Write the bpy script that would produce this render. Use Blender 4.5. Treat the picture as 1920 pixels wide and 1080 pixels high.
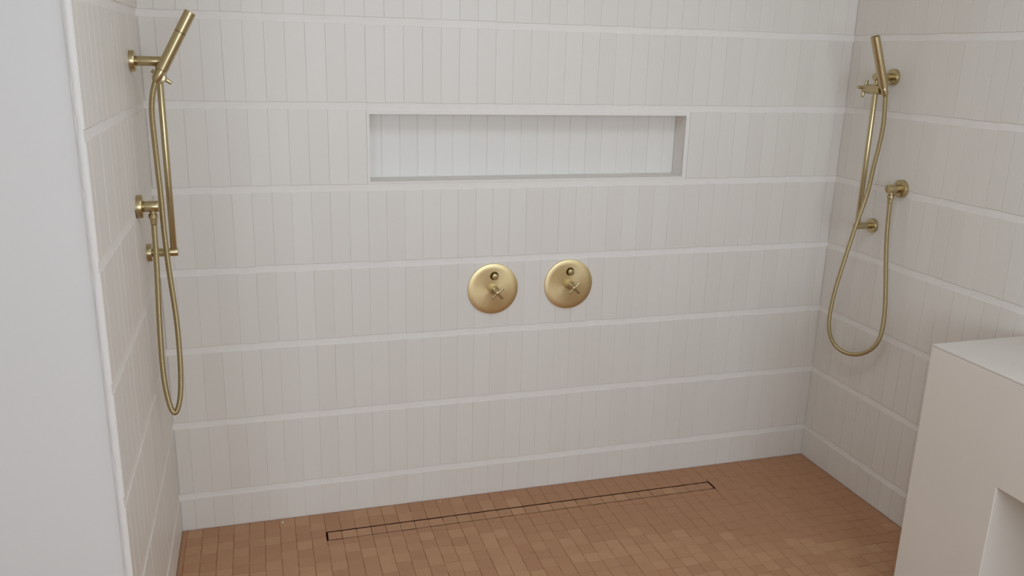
import bpy, bmesh, math, random
from mathutils import Vector, Matrix

random.seed(7)
for o in list(bpy.data.objects):
    bpy.data.objects.remove(o, do_unlink=True)
SC = bpy.context.scene
COL = SC.collection

# ------------------------------------------------------------------ camera
W = 2.5475            # width of the shower between the two side walls
CAM = Vector((0.32335, -2.85875, 1.65769))
RIGHT = Vector((0.957924, -0.285886, 0.02549))
FWD = Vector((0.282129, 0.921555, -0.266721))
UP = Vector((0.052761, 0.26269, 0.963437))
FPX = 1577.39
cd = bpy.data.cameras.new('camera')
cam = bpy.data.objects.new('camera', cd)
COL.objects.link(cam)
cd.sensor_fit = 'HORIZONTAL'
cd.sensor_width = 36.0
cd.lens = FPX / 1920 * 36
cd.clip_start = 0.01
cam.matrix_world = Matrix(((RIGHT.x, UP.x, -FWD.x, CAM.x), (RIGHT.y, UP.y, -FWD.y, CAM.y),
                           (RIGHT.z, UP.z, -FWD.z, CAM.z), (0, 0, 0, 1)))
SC.camera = cam

# ------------------------------------------------------------------ world, daylight, exposure
world = bpy.data.worlds.new('world')
SC.world = world
world.use_nodes = True
bg = world.node_tree.nodes['Background']
bg.inputs[0].default_value = (0.80, 0.88, 1.0, 1)
bg.inputs[1].default_value = 1.0

WINS = ((0.40, 2.20, 0.95, 2.25), (-1.45, -0.50, 0.75, 1.75))   # x0, x1, z0, z1 of the windows behind the camera
ROOM_Y = -4.3                      # inner face of the rear wall
CEIL = 2.6
SKY = (0.75, 1.55, -1.90, -1.10)   # x0, x1, y0, y1 of the skylight in the ceiling
DAY = (0.735, 0.858, 1.0)            # colour of the overcast daylight
DAY_W = 17.3                       # watts per square metre of opening


def daylight(name, sx, sy, energy, color, loc, rot):
    ld = bpy.data.lights.new(name, 'AREA')
    ld.shape = 'RECTANGLE'
    ld.size, ld.size_y = sx, sy
    ld.energy = energy
    ld.color = color
    lo = bpy.data.objects.new(name, ld)
    COL.objects.link(lo)
    lo.location = loc
    lo.rotation_euler = rot


for wx0, wx1, wz0, wz1 in WINS:
    daylight('window_daylight', wx1 - wx0 - 0.1, wz1 - wz0 - 0.1, DAY_W * (wx1 - wx0) * (wz1 - wz0), DAY,
             ((wx0 + wx1) / 2, ROOM_Y - 0.03, (wz0 + wz1) / 2), (math.radians(90), 0, 0))
daylight('skylight_daylight', SKY[1] - SKY[0] - 0.04, SKY[3] - SKY[2] - 0.04, DAY_W * (SKY[1] - SKY[0]) * (SKY[3] - SKY[2]), DAY,
         ((SKY[0] + SKY[1]) / 2, (SKY[2] + SKY[3]) / 2, CEIL + 0.01), (0, 0, 0))

vs = SC.view_settings
vs.view_transform = 'Standard'
vs.look = 'None'
vs.exposure = 0.0
vs.gamma = 1.0
vs.use_curve_mapping = False


# ------------------------------------------------------------------ materials
def srgb(r, g, b):
    def c(v):
        v /= 255
        return v / 12.92 if v <= 0.04045 else ((v + 0.055) / 1.055) ** 2.4
    return (c(r), c(g), c(b), 1)


def new_mat(name):
    m = bpy.data.materials.new(name)
    m.use_nodes = True
    nt = m.node_tree
    return m, nt, nt.nodes['Principled BSDF']


def node(nt, t, **kw):
    n = nt.nodes.new(t)
    for k, v in kw.items():
        setattr(n, k, v)
    return n


def ceramic(name, c_dark, c_light, rough, noise_scale, bump_scale, bump, use_random=0.6, spec=0.5):
    """matt hand-made tile: one tone per tile plus soft cloudiness and an uneven face"""
    m, nt, p = new_mat(name)
    L = nt.links
    info = node(nt, 'ShaderNodeObjectInfo')
    geo = node(nt, 'ShaderNodeNewGeometry')
    n1 = node(nt, 'ShaderNodeTexNoise')
    n1.inputs['Scale'].default_value = noise_scale
    n1.inputs['Detail'].default_value = 4
    L.new(geo.outputs['Position'], n1.inputs['Vector'])
    mix = node(nt, 'ShaderNodeMix', data_type='FLOAT')
    mix.inputs[0].default_value = use_random
    L.new(n1.outputs['Fac'], mix.inputs[2])
    L.new(info.outputs['Random'], mix.inputs[3])
    ramp = node(nt, 'ShaderNodeValToRGB')
    ramp.color_ramp.elements[0].color = c_dark
    ramp.color_ramp.elements[1].color = c_light
    ramp.color_ramp.elements[0].position = 0.15
    ramp.color_ramp.elements[1].position = 0.85
    L.new(mix.outputs[0], ramp.inputs['Fac'])
    L.new(ramp.outputs['Color'], p.inputs['Base Color'])
    p.inputs['Roughness'].default_value = rough
    p.inputs['Specular IOR Level'].default_value = spec
    n2 = node(nt, 'ShaderNodeTexNoise')
    n2.inputs['Scale'].default_value = bump_scale
    n2.inputs['Detail'].default_value = 3
    L.new(geo.outputs['Position'], n2.inputs['Vector'])
    bm = node(nt, 'ShaderNodeBump')
    bm.inputs['Strength'].default_value = bump
    bm.inputs['Distance'].default_value = 0.004
    L.new(n2.outputs['Fac'], bm.inputs['Height'])
    L.new(bm.outputs['Normal'], p.inputs['Normal'])
    return m


M_TILE = ceramic('white_wall_tile', srgb(224, 216, 205), srgb(228, 221, 210), 0.45, 5, 18, 0.06, 0.5)
M_NICHE_TILE = ceramic('white_niche_tile', srgb(226, 220, 211), srgb(230, 224, 215), 0.45, 5, 18, 0.06, 0.5)
M_FLOOR_TILE = ceramic('terracotta_mosaic', srgb(174, 126, 91), srgb(188, 143, 105), 0.55, 9, 60, 0.2, 0.6)


def plain(name, color, rough, noise=8, var=0.04, bump=0.08, bscale=120, spec=0.4):
    m, nt, p = new_mat(name)
    L = nt.links
    geo = node(nt, 'ShaderNodeNewGeometry')
    n1 = node(nt, 'ShaderNodeTexNoise')
    n1.inputs['Scale'].default_value = noise
    n1.inputs['Detail'].default_value = 5
    L.new(geo.outputs['Position'], n1.inputs['Vector'])
    ramp = node(nt, 'ShaderNodeValToRGB')
    ramp.color_ramp.elements[0].position = 0.3
    ramp.color_ramp.elements[1].position = 0.7
    ramp.color_ramp.elements[0].color = tuple(c * (1 - var) for c in color[:3]) + (1,)
    ramp.color_ramp.elements[1].color = tuple(min(1, c * (1 + var)) for c in color[:3]) + (1,)
    L.new(n1.outputs['Fac'], ramp.inputs['Fac'])
    L.new(ramp.outputs['Color'], p.inputs['Base Color'])
    p.inputs['Roughness'].default_value = rough
    p.inputs['Specular IOR Level'].default_value = spec
    n2 = node(nt, 'ShaderNodeTexNoise')
    n2.inputs['Scale'].default_value = bscale
    n2.inputs['Detail'].default_value = 4
    L.new(geo.outputs['Position'], n2.inputs['Vector'])
    bm = node(nt, 'ShaderNodeBump')
    bm.inputs['Strength'].default_value = bump
    bm.inputs['Distance'].default_value = 0.002
    L.new(n2.outputs['Fac'], bm.inputs['Height'])
    L.new(bm.outputs['Normal'], p.inputs['Normal'])
    return m


M_GROUT = plain('white_grout', srgb(234, 227, 218), 0.8, 30, 0.02, 0.15, 300)
M_PLASTER = plain('white_plaster', srgb(222, 217, 210), 0.85, 3, 0.008, 0.08, 60)
M_BEAD = plain('bead_filler', srgb(226, 220, 212), 0.85, 20, 0.02, 0.1, 200)
M_BLOCK = plain('cream_plaster', srgb(226, 216, 202), 0.8, 4, 0.02, 0.10, 80)
M_BLOCK_TOP = plain('pale_stone_top', srgb(222, 214, 202), 0.6, 6, 0.02, 0.05, 120)
M_CEIL = plain('ceiling_paint', srgb(240, 236, 230), 0.9, 3, 0.01, 0.03, 60)
M_FGROUT = plain('brown_grout', srgb(158, 113, 81), 0.9, 40, 0.06, 0.2, 300)
M_DRAIN = plain('dark_bronze', srgb(72, 46, 30), 0.5, 30, 0.08, 0.05, 200)
M_CHIP = plain('white_chip', srgb(235, 230, 225), 0.8, 60, 0.03, 0.2, 300)
M_HOLE = plain('dark_socket', srgb(70, 56, 32), 0.6, 30, 0.05, 0.05, 200)


def brass(name, color, rough, aniso=0.0, axis='Y', brush=(1, 1, 1), bump=0.0):
    m, nt, p = new_mat(name)
    L = nt.links
    p.inputs['Metallic'].default_value = 1.0
    p.inputs['Base Color'].default_value = color
    p.inputs['Roughness'].default_value = rough
    tc = node(nt, 'ShaderNodeTexCoord')
    mp = node(nt, 'ShaderNodeMapping')
    mp.inputs['Scale'].default_value = brush
    L.new(tc.outputs['Object'], mp.inputs['Vector'])
    n1 = node(nt, 'ShaderNodeTexNoise')
    n1.inputs['Scale'].default_value = 60
    n1.inputs['Detail'].default_value = 3
    L.new(mp.outputs['Vector'], n1.inputs['Vector'])
    mr = node(nt, 'ShaderNodeMapRange')
    mr.inputs['To Min'].default_value = rough - 0.05
    mr.inputs['To Max'].default_value = rough + 0.05
    L.new(n1.outputs['Fac'], mr.inputs['Value'])
    L.new(mr.outputs['Result'], p.inputs['Roughness'])
    if aniso:
        p.inputs['Anisotropic'].default_value = aniso
        tg = node(nt, 'ShaderNodeTangent', direction_type='RADIAL', axis=axis)
        L.new(tg.outputs['Tangent'], p.inputs['Tangent'])
    return m


M_BRASS = brass('brushed_brass', srgb(192, 175, 135), 0.29)
M_PLATE = brass('brushed_brass_plate', srgb(226, 205, 156), 0.40, 0.5, 'Y')
M_HOSE = brass('brass_hose', srgb(188, 172, 132), 0.32)
M_SEAM = brass('brass_seam', srgb(96, 80, 48), 0.5)  # dark brass for seam and spray face; also paints shade in button hole


# ------------------------------------------------------------------ helpers
def mesh_obj(name, verts, faces, mat, parent=None, loc=None, smooth=None):
    me = bpy.data.meshes.new(name)
    me.from_pydata([tuple(v) for v in verts], [], faces)
    me.update()
    bm = bmesh.new()
    bm.from_mesh(me)
    bmesh.ops.recalc_face_normals(bm, faces=bm.faces)
    bm.to_mesh(me)
    bm.free()
    if smooth is not None:
        me.shade_smooth()
        me.set_sharp_from_angle(angle=math.radians(smooth))
    me.materials.append(mat)
    o = bpy.data.objects.new(name, me)
    COL.objects.link(o)
    if loc is not None:
        o.location = loc
    if parent is not None:
        o.parent = parent
    return o


def obj_from_bm(name, bm, mat, parent=None, smooth=None):
    bmesh.ops.recalc_face_normals(bm, faces=bm.faces)
    me = bpy.data.meshes.new(name)
    bm.to_mesh(me)
    bm.free()
    if smooth is not None:
        me.shade_smooth()
        me.set_sharp_from_angle(angle=math.radians(smooth))
    me.materials.append(mat)
    o = bpy.data.objects.new(name, me)
    COL.objects.link(o)
    if parent is not None:
        o.parent = parent
    return o


def empty(name, loc=(0, 0, 0)):
    o = bpy.data.objects.new(name, None)
    o.empty_display_size = 0.05
    COL.objects.link(o)
    o.location = loc
    return o


def tag(o, label=None, cat=None, group=None, kind=None):
    if label:
        o['label'] = label
    if cat:
        o['category'] = cat
    if group:
        o['group'] = group
    if kind:
        o['kind'] = kind
    return o


def box(name, x0, x1, y0, y1, z0, z1, mat, parent=None, bevel=0.0, off=(0, 0, 0)):
    bm = bmesh.new()
    bmesh.ops.create_cube(bm, size=1)
    ox, oy, oz = off
    for v in bm.verts:
        v.co = Vector(((x0 + x1) / 2 - ox + v.co.x * (x1 - x0), (y0 + y1) / 2 - oy + v.co.y * (y1 - y0),
                       (z0 + z1) / 2 - oz + v.co.z * (z1 - z0)))
    if bevel:
        bmesh.ops.bevel(bm, geom=list(bm.edges), offset=bevel, segments=2, affect='EDGES', profile=0.6)
    return obj_from_bm(name, bm, mat, parent, 30 if bevel else None)


def frame_of(axis):
    a = Vector(axis).normalized()
    t = Vector((0, 0, 1)) if abs(a.z) < 0.9 else Vector((1, 0, 0))
    u = a.cross(t).normalized()
    return a, u, a.cross(u).normalized()


def lathe(name, p0, axis, profile, mat, parent=None, seg=40, off=(0, 0, 0), smooth=35):
    """profile = [(distance along axis, radius)] turned about the axis from p0"""
    a, u, v = frame_of(axis)
    p0 = Vector(p0) - Vector(off)
    verts, faces, rings = [], [], []
    for d, r in profile:
        if r < 1e-6:
            rings.append([len(verts)])
            verts.append(p0 + a * d)
        else:
            rings.append(list(range(len(verts), len(verts) + seg)))
            for i in range(seg):
                t = 2 * math.pi * i / seg
                verts.append(p0 + a * d + (u * math.cos(t) + v * math.sin(t)) * r)
    for A, B in zip(rings, rings[1:]):
        for i in range(seg):
            j = (i + 1) % seg
            if len(A) == 1 and len(B) == 1:
                continue
            if len(A) == 1:
                faces.append((A[0], B[i], B[j]))
            elif len(B) == 1:
                faces.append((A[i], A[j], B[0]))
            else:
                faces.append((A[i], A[j], B[j], B[i]))
    return mesh_obj(name, verts, faces, mat, parent, smooth=smooth)


def rod(name, p0, p1, r, mat, parent=None, seg=36, off=(0, 0, 0), bev=0.0012):
    p0, p1 = Vector(p0), Vector(p1)
    L = (p1 - p0).length
    b = min(bev, r * 0.4, L * 0.3)
    return lathe(name, p0, p1 - p0, [(0, 0), (0, r - b), (b * 0.3, r - b * 0.3), (b, r), (L - b, r),
                                     (L - b * 0.3, r - b * 0.3), (L, r - b), (L, 0)], mat, parent, seg, off)


def spline(pts, n):
    P = [Vector(p) for p in pts]
    P = [P[0] * 2 - P[1]] + P + [P[-1] * 2 - P[-2]]
    out = []
    for i in range(1, len(P) - 2):
        a, b, c, d = P[i - 1:i + 3]
        for k in range(n):
            t = k / n
            out.append(0.5 * ((2 * b) + (c - a) * t + (2 * a - 5 * b + 4 * c - d) * t * t + (3 * b - a - 3 * c + d) * t ** 3))
    out.append(P[-2].copy())
    return out


def smooth_path(pts, passes):
    for _ in range(passes):
        pts = [pts[0]] + [(pts[i - 1] + pts[i] * 2 + pts[i + 1]) / 4 for i in range(1, len(pts) - 1)] + [pts[-1]]
    return pts


def resample(pts, step):
    acc = [0.0]
    for a, b in zip(pts, pts[1:]):
        acc.append(acc[-1] + (b - a).length)
    n = int(acc[-1] / step)
    out, j = [], 0
    for i in range(n + 1):
        s = acc[-1] * i / n
        while j < len(acc) - 2 and acc[j + 1] < s:
            j += 1
        t = (s - acc[j]) / max(1e-9, acc[j + 1] - acc[j])
        out.append(pts[j].lerp(pts[j + 1], t))
    return out


def ribbed_hose(name, pts, r, mat, parent, off):
    """spiral-wound metal hose: a tube whose radius swells with every turn"""
    P = resample(smooth_path(spline(pts, 10), 12), 0.00068)
    seg = 12
    verts, faces = [], []
    t0 = (P[1] - P[0]).normalized()
    u = t0.cross(Vector((1, 0.2, 0))).normalized()
    for i, p in enumerate(P):
        t = (P[min(i + 1, len(P) - 1)] - P[max(i - 1, 0)]).normalized()
        u = (u - t * u.dot(t)).normalized()
        v = t.cross(u)
        rr = r * (1.0, 1.0, 0.93)[i % 3]
        for k in range(seg):
            a = 2 * math.pi * k / seg
            verts.append(p + (u * math.cos(a) + v * math.sin(a)) * rr - Vector(off))
    for i in range(len(P) - 1):
        for k in range(seg):
            j = (k + 1) % seg
            faces.append((i * seg + k, i * seg + j, (i + 1) * seg + j, (i + 1) * seg + k))
    faces.append(tuple(range(seg)))
    n = (len(P) - 1) * seg
    faces.append(tuple(range(n, n + seg)))
    return mesh_obj(name, verts, faces, mat, parent, smooth=60)


def holed_box(name, size, hole, depth, mat, to_world, parent=None):
    """box with a recess in its front face. Local frame: u right, w up, d into the wall.
    size=(u0,u1,w0,w1,thick), hole=(u0,u1,w0,w1)"""
    u0, u1, w0, w1, T = size
    a0, a1, b0, b1 = hole
    us, ws = [u0, a0, a1, u1], [w0, b0, b1, w1]
    verts, faces = [], []
    idx = {}

    def V(u, w, d):
        k = (round(u, 6), round(w, 6), round(d, 6))
        if k not in idx:
            idx[k] = len(verts)
            verts.append(to_world(u, w, d))
        return idx[k]
    for i in range(3):
        for j in range(3):
            if (i, j) != (1, 1):
                faces.append((V(us[i], ws[j], 0), V(us[i + 1], ws[j], 0), V(us[i + 1], ws[j + 1], 0), V(us[i], ws[j + 1], 0)))
            faces.append((V(us[i], ws[j], T), V(us[i + 1], ws[j], T), V(us[i + 1], ws[j + 1], T), V(us[i], ws[j + 1], T)))
    for i in range(3):
        for w in (w0, w1):
            faces.append((V(us[i], w, 0), V(us[i + 1], w, 0), V(us[i + 1], w, T), V(us[i], w, T)))
    for j in range(3):
        for u in (u0, u1):
            faces.append((V(u, ws[j], 0), V(u, ws[j + 1], 0), V(u, ws[j + 1], T), V(u, ws[j], T)))
    for (p, q) in (((a0, b0), (a1, b0)), ((a1, b0), (a1, b1)), ((a1, b1), (a0, b1)), ((a0, b1), (a0, b0))):
        faces.append((V(*p, 0), V(*q, 0), V(*q, depth), V(*p, depth)))
    faces.append((V(a0, b0, depth), V(a1, b0, depth), V(a1, b1, depth), V(a0, b1, depth)))
    return mesh_obj(name, verts, faces, mat, parent)


def tile_mesh(name, w, h, t, bev, wob, mat, rng):
    """hand-cut tile: slightly wavy outline, rounded arris; face in the local x-z plane looking to -y, front face at y=0"""
    pts = [(-w / 2, -h / 2), (0, -h / 2), (w / 2, -h / 2), (w / 2, -h / 6), (w / 2, h / 6), (w / 2, h / 2),
           (0, h / 2), (-w / 2, h / 2), (-w / 2, h / 6), (-w / 2, -h / 6)]
    pts = [(x + rng.uniform(-wob, wob), z + rng.uniform(-wob, wob)) for x, z in pts]
    n = len(pts)
    verts = []
    for inset, y in ((bev, 0.0), (0.0, bev), (0.0, t)):
        for x, z in pts:
            sx = 1 - 2 * inset / w
            sz = 1 - 2 * inset / h
            verts.append((x * sx, y, z * sz))
    faces = [tuple(range(n))]
    for k in range(2):
        for i in range(n):
            j = (i + 1) % n
            faces.append((k * n + i, k * n + j, (k + 1) * n + j, (k + 1) * n + i))
    me = bpy.data.meshes.new(name)
    me.from_pydata(verts, [], faces)
    me.update()
    bm = bmesh.new()
    bm.from_mesh(me)
    bmesh.ops.recalc_face_normals(bm, faces=bm.faces)
    if sum(f.normal.y for f in bm.faces if len(f.verts) > 4) > 0:
        bmesh.ops.reverse_faces(bm, faces=bm.faces)
    bm.to_mesh(me)
    bm.free()
    me.materials.append(mat)
    return me


def join_tiles(name, items, mat, parent):
    """items = [(mesh, matrix)] -> ONE part of kind stuff"""
    verts, faces = [], []
    for me, mx in items:
        b = len(verts)
        verts += [tuple(mx @ v.co) for v in me.vertices]
        faces += [tuple(b + i for i in p.vertices) for p in me.polygons]
    me = bpy.data.meshes.new(name)
    me.from_pydata(verts, [], faces)
    me.update()
    me.materials.append(mat)
    o = bpy.data.objects.new(name, me)
    COL.objects.link(o)
    o.parent = parent
    o['kind'] = 'stuff'
    return o


# ------------------------------------------------------------------ room shell
REC = 0.0024                  # grout lies this far behind the tile faces
NX0, NX1, NZ0, NZ1, ND = 0.687, 1.858, 1.232, 1.457, 0.083

wall_back = holed_box('wall_back', (-0.30, W + 0.30, -0.10, CEIL + 0.1, 0.25), (NX0, NX1, NZ0, NZ1), ND, M_GROUT,
                      lambda u, w, d: (u, REC + d, w))
tag(wall_back, 'white tiled back wall with a long recessed niche', None, None, 'structure')

wall_left = box('wall_left', -0.016, -REC, -1.004, REC + 0.02, -0.1, CEIL + 0.1, M_GROUT)
tag(wall_left, 'white tiled left side wall of the shower', None, None, 'structure')
wall_nib = box('wall_front_left', -2.2, -0.013, -1.0, -0.86, -0.1, CEIL + 0.1, M_PLASTER)
tag(wall_nib, 'smooth white plastered wall left of the shower', None, None, 'structure')
wall_right = box('wall_right', W + REC, W + 0.2, ROOM_Y - 0.2, REC + 0.02, -0.1, CEIL + 0.1, M_GROUT)
tag(wall_right, 'white tiled right side wall of the shower', None, None, 'structure')
bm = bmesh.new()
for (x0, x1, y0, y1) in ((-2.4, SKY[0], ROOM_Y - 0.2, 0.25), (SKY[1], W + 0.2, ROOM_Y - 0.2, 0.25), (SKY[0], SKY[1], ROOM_Y - 0.2, SKY[2]), (SKY[0], SKY[1], SKY[3], 0.25)):
    g = bmesh.ops.create_cube(bm, size=1)
    for v in g['verts']:
        v.co = Vector(((x0 + x1) / 2 + v.co.x * (x1 - x0), (y0 + y1) / 2 + v.co.y * (y1 - y0), CEIL + 0.06 + v.co.z * 0.12))
ceiling = obj_from_bm('ceiling', bm, M_CEIL)
tag(ceiling, 'white ceiling above the shower', None, None, 'structure')
wall_far = box('wall_far_left', -2.4, -2.2, ROOM_Y - 0.2, -0.86, -0.1, CEIL + 0.1, M_PLASTER)
tag(wall_far, 'white wall at the left end of the room', None, None, 'structure')

# rear wall with the window opening, four pieces meeting around it
bm = bmesh.new()
wa, wb = WINS
for (x0, x1, z0, z1) in ((-2.4, wb[0], -0.1, CEIL), (wb[1], wa[0], -0.1, CEIL), (wa[1], W + 0.2, -0.1, CEIL),
                         (wa[0], wa[1], -0.1, wa[2]), (wa[0], wa[1], wa[3], CEIL), (wb[0], wb[1], -0.1, wb[2]), (wb[0], wb[1], wb[3], CEIL)):
    g = bmesh.ops.create_cube(bm, size=1)
    for v in g['verts']:
        v.co = Vector(((x0 + x1) / 2 + v.co.x * (x1 - x0), ROOM_Y - 0.1 + v.co.y * 0.2, (z0 + z1) / 2 + v.co.z * (z1 - z0)))
tag(obj_from_bm('wall_rear', bm, M_PLASTER), 'white wall with two windows behind the viewer', None, None, 'structure')
for k, wn in enumerate(WINS):
    win = empty('window_%d' % (k + 1), ((wn[0] + wn[1]) / 2, ROOM_Y - 0.1, wn[2]))
    tag(win, ('wide window behind the viewer', 'small window behind the viewer')[k], None, None, 'structure')
    wo = win.location
    for x0, x1, z0, z1 in ((wn[0], wn[1], wn[2], wn[2] + 0.05), (wn[0], wn[1], wn[3] - 0.05, wn[3]),
                           (wn[0], wn[0] + 0.05, wn[2] + 0.05, wn[3] - 0.05), (wn[1] - 0.05, wn[1], wn[2] + 0.05, wn[3] - 0.05)):
        box('window_frame', x0, x1, ROOM_Y - 0.14, ROOM_Y - 0.06, z0, z1, M_CEIL, win, 0.004, wo)

# floor slab with the drain channel cut into it
DX0, DX1, DY0, DY1 = 0.487, 2.022, -0.186, -0.1265      # outer edge of the drain opening
FZ = -0.0016
floor = holed_box('floor', (-2.4, W + 0.1, ROOM_Y - 0.2, 0.1, 0.2), (DX0, DX1, DY0, DY1), 0.05, M_FGROUT,
                  lambda u, w, d: (u, w, FZ - d))
tag(floor, 'terracotta mosaic floor of the shower', None, None, 'structure')

# ------------------------------------------------------------------ wall tiles
P, BAND, Z0, JW = 0.270, 0.024, 0.1447, 0.063
GAP = 0.0014
JDEPTH = 0.0016
rng = random.Random(3)
ROWS = [(0.002, Z0 - BAND)] + [(Z0 + P * k, Z0 + P * (k + 1) - BAND) for k in range(9)]
VAR = [tile_mesh('tile', JW - GAP, P - BAND, 0.010, 0.0006, 0.0004, M_TILE, rng) for _ in range(6)]


def joint_grout(parent, place, ua, ub, za, zb):
    """grout between the tiles of one course, finished just behind their faces"""
    verts, faces = [], [(0, 1, 2, 3), (4, 5, 6, 7), (0, 1, 5, 4), (1, 2, 6, 5), (2, 3, 7, 6), (3, 0, 4, 7)]
    for d in (JDEPTH, REC + 0.0005):
        for u, z in ((ua, za), (ub, za), (ub, zb), (ua, zb)):
            loc, rz = place(u, z)
            verts.append(loc + Matrix.Rotation(rz, 3, 'Z') @ Vector((0, d, 0)))
    mesh_obj('joint_grout', verts, faces, M_GROUT, parent)


def lay_wall(parent, joints, place, visible_rows, skip=None):
    """place(u, z) -> (location, z rotation); joints = ascending positions along the wall"""
    extra = []
    for r, (za, zb) in enumerate(ROWS):
        spans = [(joints[0], joints[-1])]
        if skip:
            gone = [(ja, jb) for ja, jb in zip(joints, joints[1:]) if skip(r, ja, jb)]
            if gone:
                spans = [(joints[0], gone[0][0]), (gone[-1][1], joints[-1])]
        for ua, ub in spans:
            joint_grout(parent, place, ua + 0.002, ub - 0.002, za + 0.002, zb - 0.002)
        for ja, jb in zip(joints, joints[1:]):
            if jb - ja < 0.006:
                continue
            if skip and skip(r, ja, jb):
                continue
            me = rng.choice(VAR)
            w, h = jb - ja - GAP, zb - za
            loc, rz = place((ja + jb) / 2, (za + zb) / 2)
            proud = rng.uniform(-0.0003, 0.0003)
            mx = (Matrix.Translation(loc) @ Matrix.Rotation(rz, 4, 'Z')
                  @ Matrix.Translation((0, proud, rng.uniform(-0.0012, 0.0012)))
                  @ Matrix.Rotation(rng.gauss(0, 0.0016), 4, 'Z') @ Matrix.Rotation(rng.gauss(0, 0.0008), 4, 'X')
                  @ Matrix.Rotation(rng.gauss(0, 0.0010), 4, 'Y')
                  @ Matrix.Diagonal((w / (JW - GAP), 1, h / (P - BAND), 1)))
            if r in visible_rows:
                o = bpy.data.objects.new('tile', me)
                COL.objects.link(o)
                o.matrix_world = mx
                o.parent = parent
            else:
                extra.append((me, mx))
    if extra:
        join_tiles('upper_tiles', extra, M_TILE, parent)


SEEN = set(range(8))
bj = [0.0012] + [0.0475 + JW * k for k in range(40)]
bj = [j for j in bj if j < W - 0.01] + [W - 0.0012]
lay_wall(wall_back, bj, lambda u, z: (Vector((u, 0, z)), 0.0), SEEN,
         lambda r, a, b: r == 5 and (a + b) / 2 > NX0 - 0.01 and (a + b) / 2 < NX1 + 0.01)
lj = [-1.0035] + [-0.0800 - JW * k for k in range(14, -1, -1)] + [-0.017, -0.0015]
lj = [j for j in lj if j == -1.0035 or j > -0.999]
lay_wall(wall_left, lj, lambda u, z: (Vector((0, u, z)), math.pi / 2), SEEN)
rj = [-1.56 + 0.0 * k for k in range(1)] + [-0.048 - JW * k for k in range(23, -1, -1)] + [-0.0015]
rj = [j for j in rj if j > -1.5]
lay_wall(wall_right, rj, lambda u, z: (Vector((W, u, z)), -math.pi / 2), SEEN)

# niche: smooth white edging around the opening and a row of tiles at its back
ring = [(NX0, NZ0), (NX1, NZ0), (NX1, NZ1), (NX0, NZ1)]
outer = [(0.6785, 1.2255), (1.8740, 1.2255), (1.8740, 1.4700), (0.6785, 1.4700)]
verts = [(x, y, z) for y in (0.0004, REC + 0.001) for x, z in outer + ring]
faces = []
for i in range(4):
    j = (i + 1) % 4
    faces += [(i, j, 4 + j, 4 + i), (8 + i, 8 + j, 12 + j, 12 + i), (i, j, 8 + j, 8 + i), (4 + i, 4 + j, 12 + j, 12 + i)]
mesh_obj('niche_edging', verts, faces, M_GROUT, wall_back)
nrng = random.Random(5)
NT_H = NZ1 - NZ0 - 0.006
NVAR = [tile_mesh('niche_tile', JW - GAP, NT_H, 0.008, 0.0006, 0.0004, M_NICHE_TILE, nrng) for _ in range(4)]
joint_grout(wall_back, lambda u, z: (Vector((u, REC + ND - 0.0035, z)), 0.0), NX0 + 0.003, NX1 - 0.003, NZ0 + 0.004, NZ1 - 0.004)
nj = [NX0 + 0.002] + [0.738 + JW * k for k in range(18)] + [NX1 - 0.002]
for a, b in zip(nj, nj[1:]):
    o = bpy.data.objects.new('niche_tile', nrng.choice(NVAR))
    COL.objects.link(o)
    o.matrix_world = (Matrix.Translation(((a + b) / 2, REC + ND - 0.0035 + nrng.uniform(-.0004, .0004), (NZ0 + NZ1) / 2))
                      @ Matrix.Rotation(nrng.gauss(0, 0.003), 4, 'Z')
                      @ Matrix.Diagonal(((b - a - GAP) / (JW - GAP), 1, 1, 1)))
    o.parent = wall_back

# white bead where the tiled left wall meets the plastered wall
bm = bmesh.new()
nseg = 60
prof = [(-0.0160, -0.9985), (-0.0158, -1.0030), (-0.0146, -1.0048), (-0.0100, -1.0056), (-0.0058, -1.0052), (-0.0034, -1.0036), (-0.0030, -0.9985)]
brng = random.Random(9)
prev = None
for i in range(nseg * 2 + 1):
    z = (CEIL - 0.0) * i / (nseg * 2)
    wv = brng.uniform(-0.0008, 0.0008)
    cur = [bm.verts.new((x + wv * (0.4 if k < 2 else 1), y + wv * (0 if k in (0, 6) else 0.6), z)) for k, (x, y) in enumerate(prof)]
    if prev:
        for k in range(len(prof)):
            j = (k + 1) % len(prof)
            bm.faces.new((prev[k], prev[j], cur[j], cur[k]))
    prev = cur
tag(obj_from_bm('trim_1', bm, M_BEAD, None, 60), 'white bead along the front edge of the left tiles', None, None, 'structure')

# ------------------------------------------------------------------ floor mosaic
frng = random.Random(11)
FP, FG = 0.0525, 0.0013
FVAR = []
for _ in range(8):
    me = tile_mesh('mosaic_tile', FP - FG, FP - FG, 0.012, 0.0009, 0.0007, M_FLOOR_TILE, frng)
    me.transform(Matrix.Rotation(-math.pi / 2, 4, 'X'))       # face now looks up (+z)
    FVAR.append(me)
cells = []
cols = [0.0012] + [0.0175 + FP * k for k in range(49)]
cols = [c for c in cols if c < W - 0.012] + [W - 0.0012]


def jit(s):
    return frng.uniform(-s, s)


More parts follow.
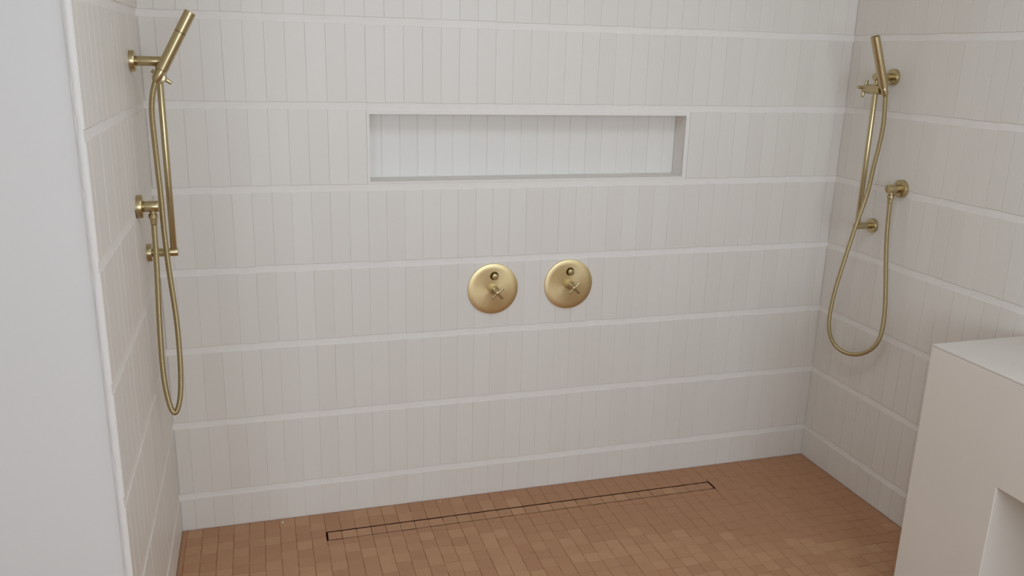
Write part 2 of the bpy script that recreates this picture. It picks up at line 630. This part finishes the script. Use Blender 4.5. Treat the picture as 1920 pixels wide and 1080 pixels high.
for ci, (xa, xb) in enumerate(zip(cols, cols[1:])):
    xm = (xa + xb) / 2
    shift = jit(0.006)
    if DX0 < xm < DX1:
        rows = [(-0.0008, -0.062 + shift), (-0.062 + shift, DY1 + 0.0005)]
        y = DY0 - 0.0005
        nxt = -0.2175 + shift
    else:
        rows = []
        y = -0.0008
        nxt = -0.0590 + shift
    while y > -1.75:
        rows.append((y, nxt))
        y, nxt = nxt, nxt - FP + jit(0.002)
    for ya, yb in rows:
        x0, x1 = xa, xb
        if x0 < DX0 < x1 and not (ya <= DY0 or yb >= DY1):
            x1 = DX0 + 0.0005
        if x0 < DX1 < x1 and not (ya <= DY0 or yb >= DY1):
            x0 = DX1 - 0.0005
        if x1 - x0 < 0.006 or ya - yb < 0.006:
            continue
        cells.append((x0, x1, ya, yb))


def pix(p):
    d = Vector(p) - CAM
    q = d.dot(FWD)
    return 960 + FPX * d.dot(RIGHT) / q, 540 - FPX * d.dot(UP) / q, q


scored = []
for c in cells:
    px, py, q = pix(((c[0] + c[1]) / 2, (c[2] + c[3]) / 2, 0))
    seen = -20 < px < 1672 + (1080 - py) * 0.18 and -20 < py < 1100
    scored.append(((c[1] - c[0]) * (c[2] - c[3]) / q ** 3 if seen else -q, c))
scored.sort(key=lambda s: -s[0])
rest = []
for k, (s, (x0, x1, ya, yb)) in enumerate(scored):
    me = frng.choice(FVAR)
    mx = (Matrix.Translation(((x0 + x1) / 2 + jit(.0004), (ya + yb) / 2 + jit(.0004), jit(0.0006)))
          @ Matrix.Rotation(frng.gauss(0, 0.006), 4, 'X') @ Matrix.Rotation(frng.gauss(0, 0.006), 4, 'Y') @ Matrix.Rotation(frng.gauss(0, 0.006), 4, 'Z')
          @ Matrix.Diagonal(((x1 - x0 - FG) / (FP - FG), (ya - yb - FG) / (FP - FG), 1, 1)))
    if k < 300:
        o = bpy.data.objects.new('mosaic_tile', me)
        COL.objects.link(o)
        o.matrix_world = mx
        o.parent = floor
    else:
        rest.append((me, mx))
join_tiles('small_mosaic_tiles', rest, M_FLOOR_TILE, floor)

# ------------------------------------------------------------------ linear drain
GD = 0.0068
dr = empty('linear_drain', ((DX0 + DX1) / 2, (DY0 + DY1) / 2, FZ - 0.05))
tag(dr, 'long narrow tile-filled drain let into the terracotta floor', 'drain')
do = dr.location
# channel lining: open-topped trough
verts, faces = [], []
t = 0.0012
for (x0, x1, y0, y1, z) in ((DX0 + .0002, DX1 - .0002, DY0 + .0002, DY1 - .0002, -0.0012), (DX0 + t, DX1 - t, DY0 + t, DY1 - t, -0.0012),
                            (DX0 + t, DX1 - t, DY0 + t, DY1 - t, FZ - 0.047), (DX0 + .0002, DX1 - .0002, DY0 + .0002, DY1 - .0002, FZ - 0.0495)):
    verts += [Vector(v) - do for v in ((x0, y0, z), (x1, y0, z), (x1, y1, z), (x0, y1, z))]
for a, b in ((0, 4), (4, 8)):
    for i in range(4):
        j = (i + 1) % 4
        faces.append((a + i, a + j, b + j, b + i))
for i in range(4):
    j = (i + 1) % 4
    faces.append((i, j, 12 + j, 12 + i))
faces += [(8, 9, 10, 11), (12, 13, 14, 15)]
mesh_obj('channel', verts, faces, M_DRAIN, dr)
tray = box('tray', DX0 + GD, DX1 - GD, DY0 + GD * 0.95, DY1 - GD, FZ - 0.040, -0.0035, M_DRAIN, dr, 0.0, do)
tc = [DX0 + GD] + [c for c in cols if DX0 + GD + 0.01 < c < DX1 - GD - 0.01] + [DX1 - GD]
ty0, ty1 = DY0 + GD * 0.95, DY1 - GD
for a, b in zip(tc, tc[1:]):
    o = bpy.data.objects.new('insert_tile', frng.choice(FVAR))
    COL.objects.link(o)
    o.matrix_world = (Matrix.Translation(((a + b) / 2, (ty0 + ty1) / 2, -0.0008 + jit(0.0004)))
                      @ Matrix.Rotation(frng.gauss(0, 0.004), 4, 'X')
                      @ Matrix.Diagonal(((b - a - 0.0012) / (FP - FG), (ty1 - ty0) / (FP - FG), 1, 1)))
    o.matrix_world = Matrix.Translation(-do) @ o.matrix_world
    o.parent = dr

# ------------------------------------------------------------------ low plastered block at the right
BX, BYA, BYB, BH = 2.172, -1.0, -2.25, 0.881
bl = empty('plaster_block', ((BX + W) / 2, (BYA + BYB) / 2, 0))
tag(bl, 'low white plastered block with a square opening in its side, at the right', 'ledge')
bo = bl.location
body = holed_box('body', (BYB, BYA, 0.0015, BH - 0.006, W - BX - 0.002), (-2.0, -1.296, 0.10, 0.575), 0.28, M_BLOCK,
                 lambda u, w, d: Vector((BX + d, u, w)) - bo, bl)
bmod = body.modifiers.new('bevel', 'BEVEL')
bmod.width = 0.003
bmod.segments = 3
bmod.limit_method = 'ANGLE'
box('top_slab', BX - 0.0005, W - 0.002, BYB, BYA + 0.0005, BH - 0.006, BH, M_BLOCK_TOP, bl, 0.0015, bo)


# ------------------------------------------------------------------ showers
def shower_set(side):
    """side = 'left' or 'right'; s(x,y,z) takes the distance from that wall"""
    if side == 'left':
        def s(x, y, z):
            return Vector((x, y, z))
        out = Vector((1, 0, 0))
    else:
        def s(x, y, z):
            return Vector((W - x, y, z))
        out = Vector((-1, 0, 0))
    ry, rx = -0.25, 0.0735
    # --- slide rail
    r = empty('shower_rail', s(0, ry, 1.07))
    off = r.location
    tag(r, 'brushed brass shower slide rail on the ' + side + ' wall', 'shower rail', 'brass shower rails')
    for z, fr, pr, pl in ((1.616, 0.029, 0.0135, 0.0865), (1.071, 0.0265, 0.0125, 0.0845)):
        b = rod('bracket', s(0.010, ry, z), s(pl, ry, z), pr, M_BRASS, r, off=off)
        lathe('flange', s(0.0002, ry, z), out, [(0, 0), (0, fr), (0.0125, fr), (0.0138, fr - 0.0008), (0.0142, fr - 0.002), (0.0142, 0)], M_BRASS, b, off=off)
    rod('rail', s(rx, ry, 1.074), s(rx, ry, 1.613), 0.0093, M_BRASS, r, off=off)
    # slider with its cross knob on the far side
    hz = 1.572
    sl = rod('slider', s(rx, ry + 0.040, hz), s(rx, ry - 0.030, hz), 0.0172, M_BRASS, r, off=off)
    kb = rod('knob', s(rx, ry + 0.063, hz), s(rx, ry + 0.039, hz), 0.0140, M_BRASS, r, off=off)
    ang = math.radians(-35 if side == 'left' else 12)
    for a in (ang, ang + math.pi / 2):
        dx, dz = math.cos(a) * 0.031, math.sin(a) * 0.031
        rod('knob_bar', s(rx - dx, ry + 0.060, hz - dz), s(rx + dx, ry + 0.060, hz + dz), 0.0058, M_BRASS, kb, seg=20, off=off)
    # --- hand shower: wand, coupling and hose
    if side == 'left':
        p0, p1 = s(0.085, -0.297, 1.594), s(0.170, -0.297, 1.749)
        end = s(0.067, -0.297, 1.563)
    else:
        p0, p1 = s(0.0795, -0.297, 1.580), s(0.1455, -0.297, 1.753)
        end = s(0.0685, -0.297, 1.552)
    ax = (p1 - p0).normalized()
    L = (p1 - p0).length
    h = empty('hand_shower', p0)
    off = h.location
    tag(h, ('brass stick hand shower leaning steeply outward with its hose, on the left' if side == 'left'
            else 'brass stick hand shower nearly upright with its hose, on the right'), 'shower head', 'brass hand showers')
    R = 0.0155
    groove = [(L * 0.645, R), (L * 0.645 + 0.0003, R - 0.0008), (L * 0.645 + 0.0016, R - 0.0008), (L * 0.645 + 0.0019, R)] if side == 'left' else []
    wand = lathe('wand', p0, ax, [(0, 0), (0, R - 0.001), (0.001, R)] + groove + [(L - 0.0008, R), (L, R - 0.001), (L, R - 0.004),
                                  (L - 0.002, R - 0.0045), (L - 0.002, 0)], M_BRASS, h, off=off)
    if side == 'left':
        lathe('seam', p0 + ax * (L * 0.645 + 0.0002), ax, [(0, R - 0.004), (0, R - 0.0003), (0.0015, R - 0.0003), (0.0015, R - 0.004)], M_SEAM, wand, off=off)
    lathe('spray_face', p0 + ax * (L - 0.0025), ax, [(0, 0), (0, R - 0.005), (0.0015, R - 0.005), (0.002, R - 0.007), (0.002, 0)], M_SEAM, wand, off=off)
    cl = (p0 - end).length
    ca = (end - p0).normalized()
    lathe('hose_coupling', p0 + ca * 0.0005, ca, [(0, 0), (0, 0.0112), (0.002, 0.0118), (cl - 0.008, 0.0118), (cl - 0.004, 0.0105), (cl, 0.0092), (cl, 0)], M_BRASS, h, off=off)
    if side == 'left':
        hp = [(0.067, -0.297, 1.564), (0.058, -0.300, 1.533), (0.0515, -0.304, 1.488), (0.052, -0.307, 1.423), (0.0545, -0.311, 1.335), (0.057, -0.314, 1.252),
              (0.0575, -0.318, 1.169), (0.060, -0.321, 1.092), (0.064, -0.325, 1.013), (0.0715, -0.328, 0.900), (0.0735, -0.332, 0.802),
              (0.071, -0.335, 0.703), (0.063, -0.339, 0.633), (0.049, -0.342, 0.597), (0.037, -0.346, 0.616), (0.028, -0.349, 0.682),
              (0.0255, -0.353, 0.764), (0.028, -0.356, 0.880), (0.033, -0.360, 0.992), (0.0365, -0.364, 1.087), (0.038, -0.368, 1.149), (0.039, -0.370, 1.1785)]
    else:
        hp = HOSE_R
    hp = [s(*p) for p in hp]
    ribbed_hose('hose', hp, 0.0079, M_HOSE, h, off)
    # --- wall outlet
    oy, oz = -0.370, 1.229
    ox = 0.039 if side == 'left' else 0.0455
    ol = 0.055 if side == 'left' else 0.063
    w = empty('water_outlet', s(0, oy, oz))
    off = w.location
    tag(w, 'round brass hose outlet on the ' + side + ' wall', 'water outlet', 'brass hose outlets')
    lathe('flange', s(0.0002, oy, oz), out, [(0, 0), (0, 0.0322), (0.012, 0.0322), (0.0135, 0.0315), (0.0142, 0.030), (0.0142, 0)], M_BRASS, w, off=off)
    rod('body', s(0.010, oy, oz), s(ol, oy, oz), 0.0152, M_BRASS, w, off=off)
    lathe('nipple', s(ox, oy, oz - 0.010), (0, 0, -1), [(0, 0), (0, 0.0085), (0.012, 0.0085), (0.012, 0)], M_BRASS, w, off=off, seg=28)
    lathe('hose_nut', s(ox, oy, oz - 0.0195), (0, 0, -1), [(0, 0), (0, 0.0095), (0.003, 0.0125), (0.013, 0.0125), (0.016, 0.0100), (0.030, 0.0092), (0.030, 0)],
          M_BRASS, w, off=off, seg=28)


HOSE_R = [(0.0685, -0.297, 1.552), (0.066, -0.299, 1.514), (0.064, -0.302, 1.449), (0.0725, -0.3055, 1.373), (0.0865, -0.3085, 1.297),
          (0.1005, -0.3140, 1.210), (0.105, -0.2920, 1.1175), (0.1030, -0.2680, 1.0420), (0.099, -0.2350, 0.9300), (0.093, -0.2000, 0.815),
          (0.086, -0.1790, 0.721), (0.079, -0.1720, 0.648), (0.073, -0.1950, 0.596), (0.068, -0.2500, 0.572), (0.064, -0.3230, 0.582),
          (0.060, -0.3880, 0.6185), (0.056, -0.4270, 0.669), (0.052, -0.4350, 0.741), (0.050, -0.4240, 0.834), (0.0485, -0.4005, 0.949),
          (0.047, -0.3800, 1.064), (0.046, -0.3730, 1.151), (0.0455, -0.370, 1.1785)]
shower_set('left')
shower_set('right')


# ------------------------------------------------------------------ mixer valves
def mixer(cx, cz, side):
    m = empty('shower_mixer', (cx, 0, cz))
    off = m.location
    tag(m, 'round brass shower mixer plate with cross handle, ' + side + ' of the pair', 'shower mixer', 'brass shower mixers')
    R = 0.0945
    pl = lathe('plate', (cx, -0.0003, cz), (0, -1, 0), [(0, 0), (0, R - 0.0010), (0.0006, R), (0.0056, R), (0.0064, R - 0.0004), (0.0068, R - 0.0014),
                                                     (0.0076, R * 0.80), (0.0083, R * 0.55), (0.0088, R * 0.25), (0.0089, 0)], M_PLATE, m, 96, off)
    # diverter button standing in a round hole of the plate
    bx, bz = cx + 0.003, cz + 0.0495
    cut = lathe('cutter', (bx, -0.0020, bz), (0, -1, 0), [(0, 0), (0, 0.0158), (0.02, 0.0158), (0.02, 0)], M_HOLE, None, 40, off)
    cut.location = off
    md = pl.modifiers.new('hole', 'BOOLEAN')
    md.operation = 'DIFFERENCE'
    md.solver = 'EXACT'
    md.object = cut
    bpy.context.view_layer.update()
    me = bpy.data.meshes.new_from_object(pl.evaluated_get(bpy.context.evaluated_depsgraph_get()))
    pl.modifiers.clear()
    pl.data = me
    bpy.data.objects.remove(cut, do_unlink=True)
    me.shade_smooth()
    me.set_sharp_from_angle(angle=math.radians(35))
    lathe('hole_shade_disc', (bx, -0.0010, bz), (0, -1, 0), [(0, 0), (0, 0.0157), (0.0016, 0.0157), (0.0016, 0)], M_SEAM, m, 40, off)  # dark disc stands for the inner mechanism; its colour paints the hole's shade
    lathe('button', (bx + 0.0006, -0.0018, bz - 0.0010), (0, -1, 0), [(0, 0), (0, 0.0110), (0.0210, 0.0110), (0.0222, 0.0104), (0.0226, 0.0090), (0.0226, 0)], M_BRASS, m, 40, off)
    # spindle and cross handle
    lathe('spindle', (cx, -0.0070, cz), (0, -1, 0), [(0, 0), (0, 0.0165), (0.024, 0.0165), (0.026, 0.0150), (0.030, 0.0100), (0.060, 0.0090), (0.060, 0)], M_BRASS, m, 40, off)
    hd = rod('handle', (cx, -0.0600, cz), (cx, -0.0735, cz), 0.0078, M_BRASS, m, off=off)
    base = math.radians(42 if side == 'left' else 45)
    for a in (base, base + math.pi / 2):
        dx, dz = math.cos(a) * 0.0285, math.sin(a) * 0.0285
        rod('handle_bar', (cx - dx, -0.0665, cz - dz), (cx + dx, -0.0665, cz + dz), 0.0050, M_BRASS, hd, seg=20, off=off)


mixer(1.1245, 0.8325, 'left')
mixer(1.4180, 0.8350, 'right')


# ------------------------------------------------------------------ chips left on the floor
def chip(x, y, size, label, seed):
    g = random.Random(seed)
    bm = bmesh.new()
    bmesh.ops.create_icosphere(bm, subdivisions=1, radius=size)
    for v in bm.verts:
        v.co *= g.uniform(0.7, 1.2)
        v.co.z *= 0.55
    lo_ = min(v.co.z for v in bm.verts)
    for v in bm.verts:
        v.co.z -= lo_
    o = obj_from_bm('plaster_chip', bm, M_CHIP)
    o.location = (x, y, 0.0012)
    tag(o, label, 'chip', 'plaster chips on the floor')


chip(0.342, -0.031, 0.0042, 'larger white plaster chip on the floor tiles by the back wall', 1)
chip(0.925, -0.028, 0.0030, 'smaller white plaster chip on the floor behind the drain', 2)
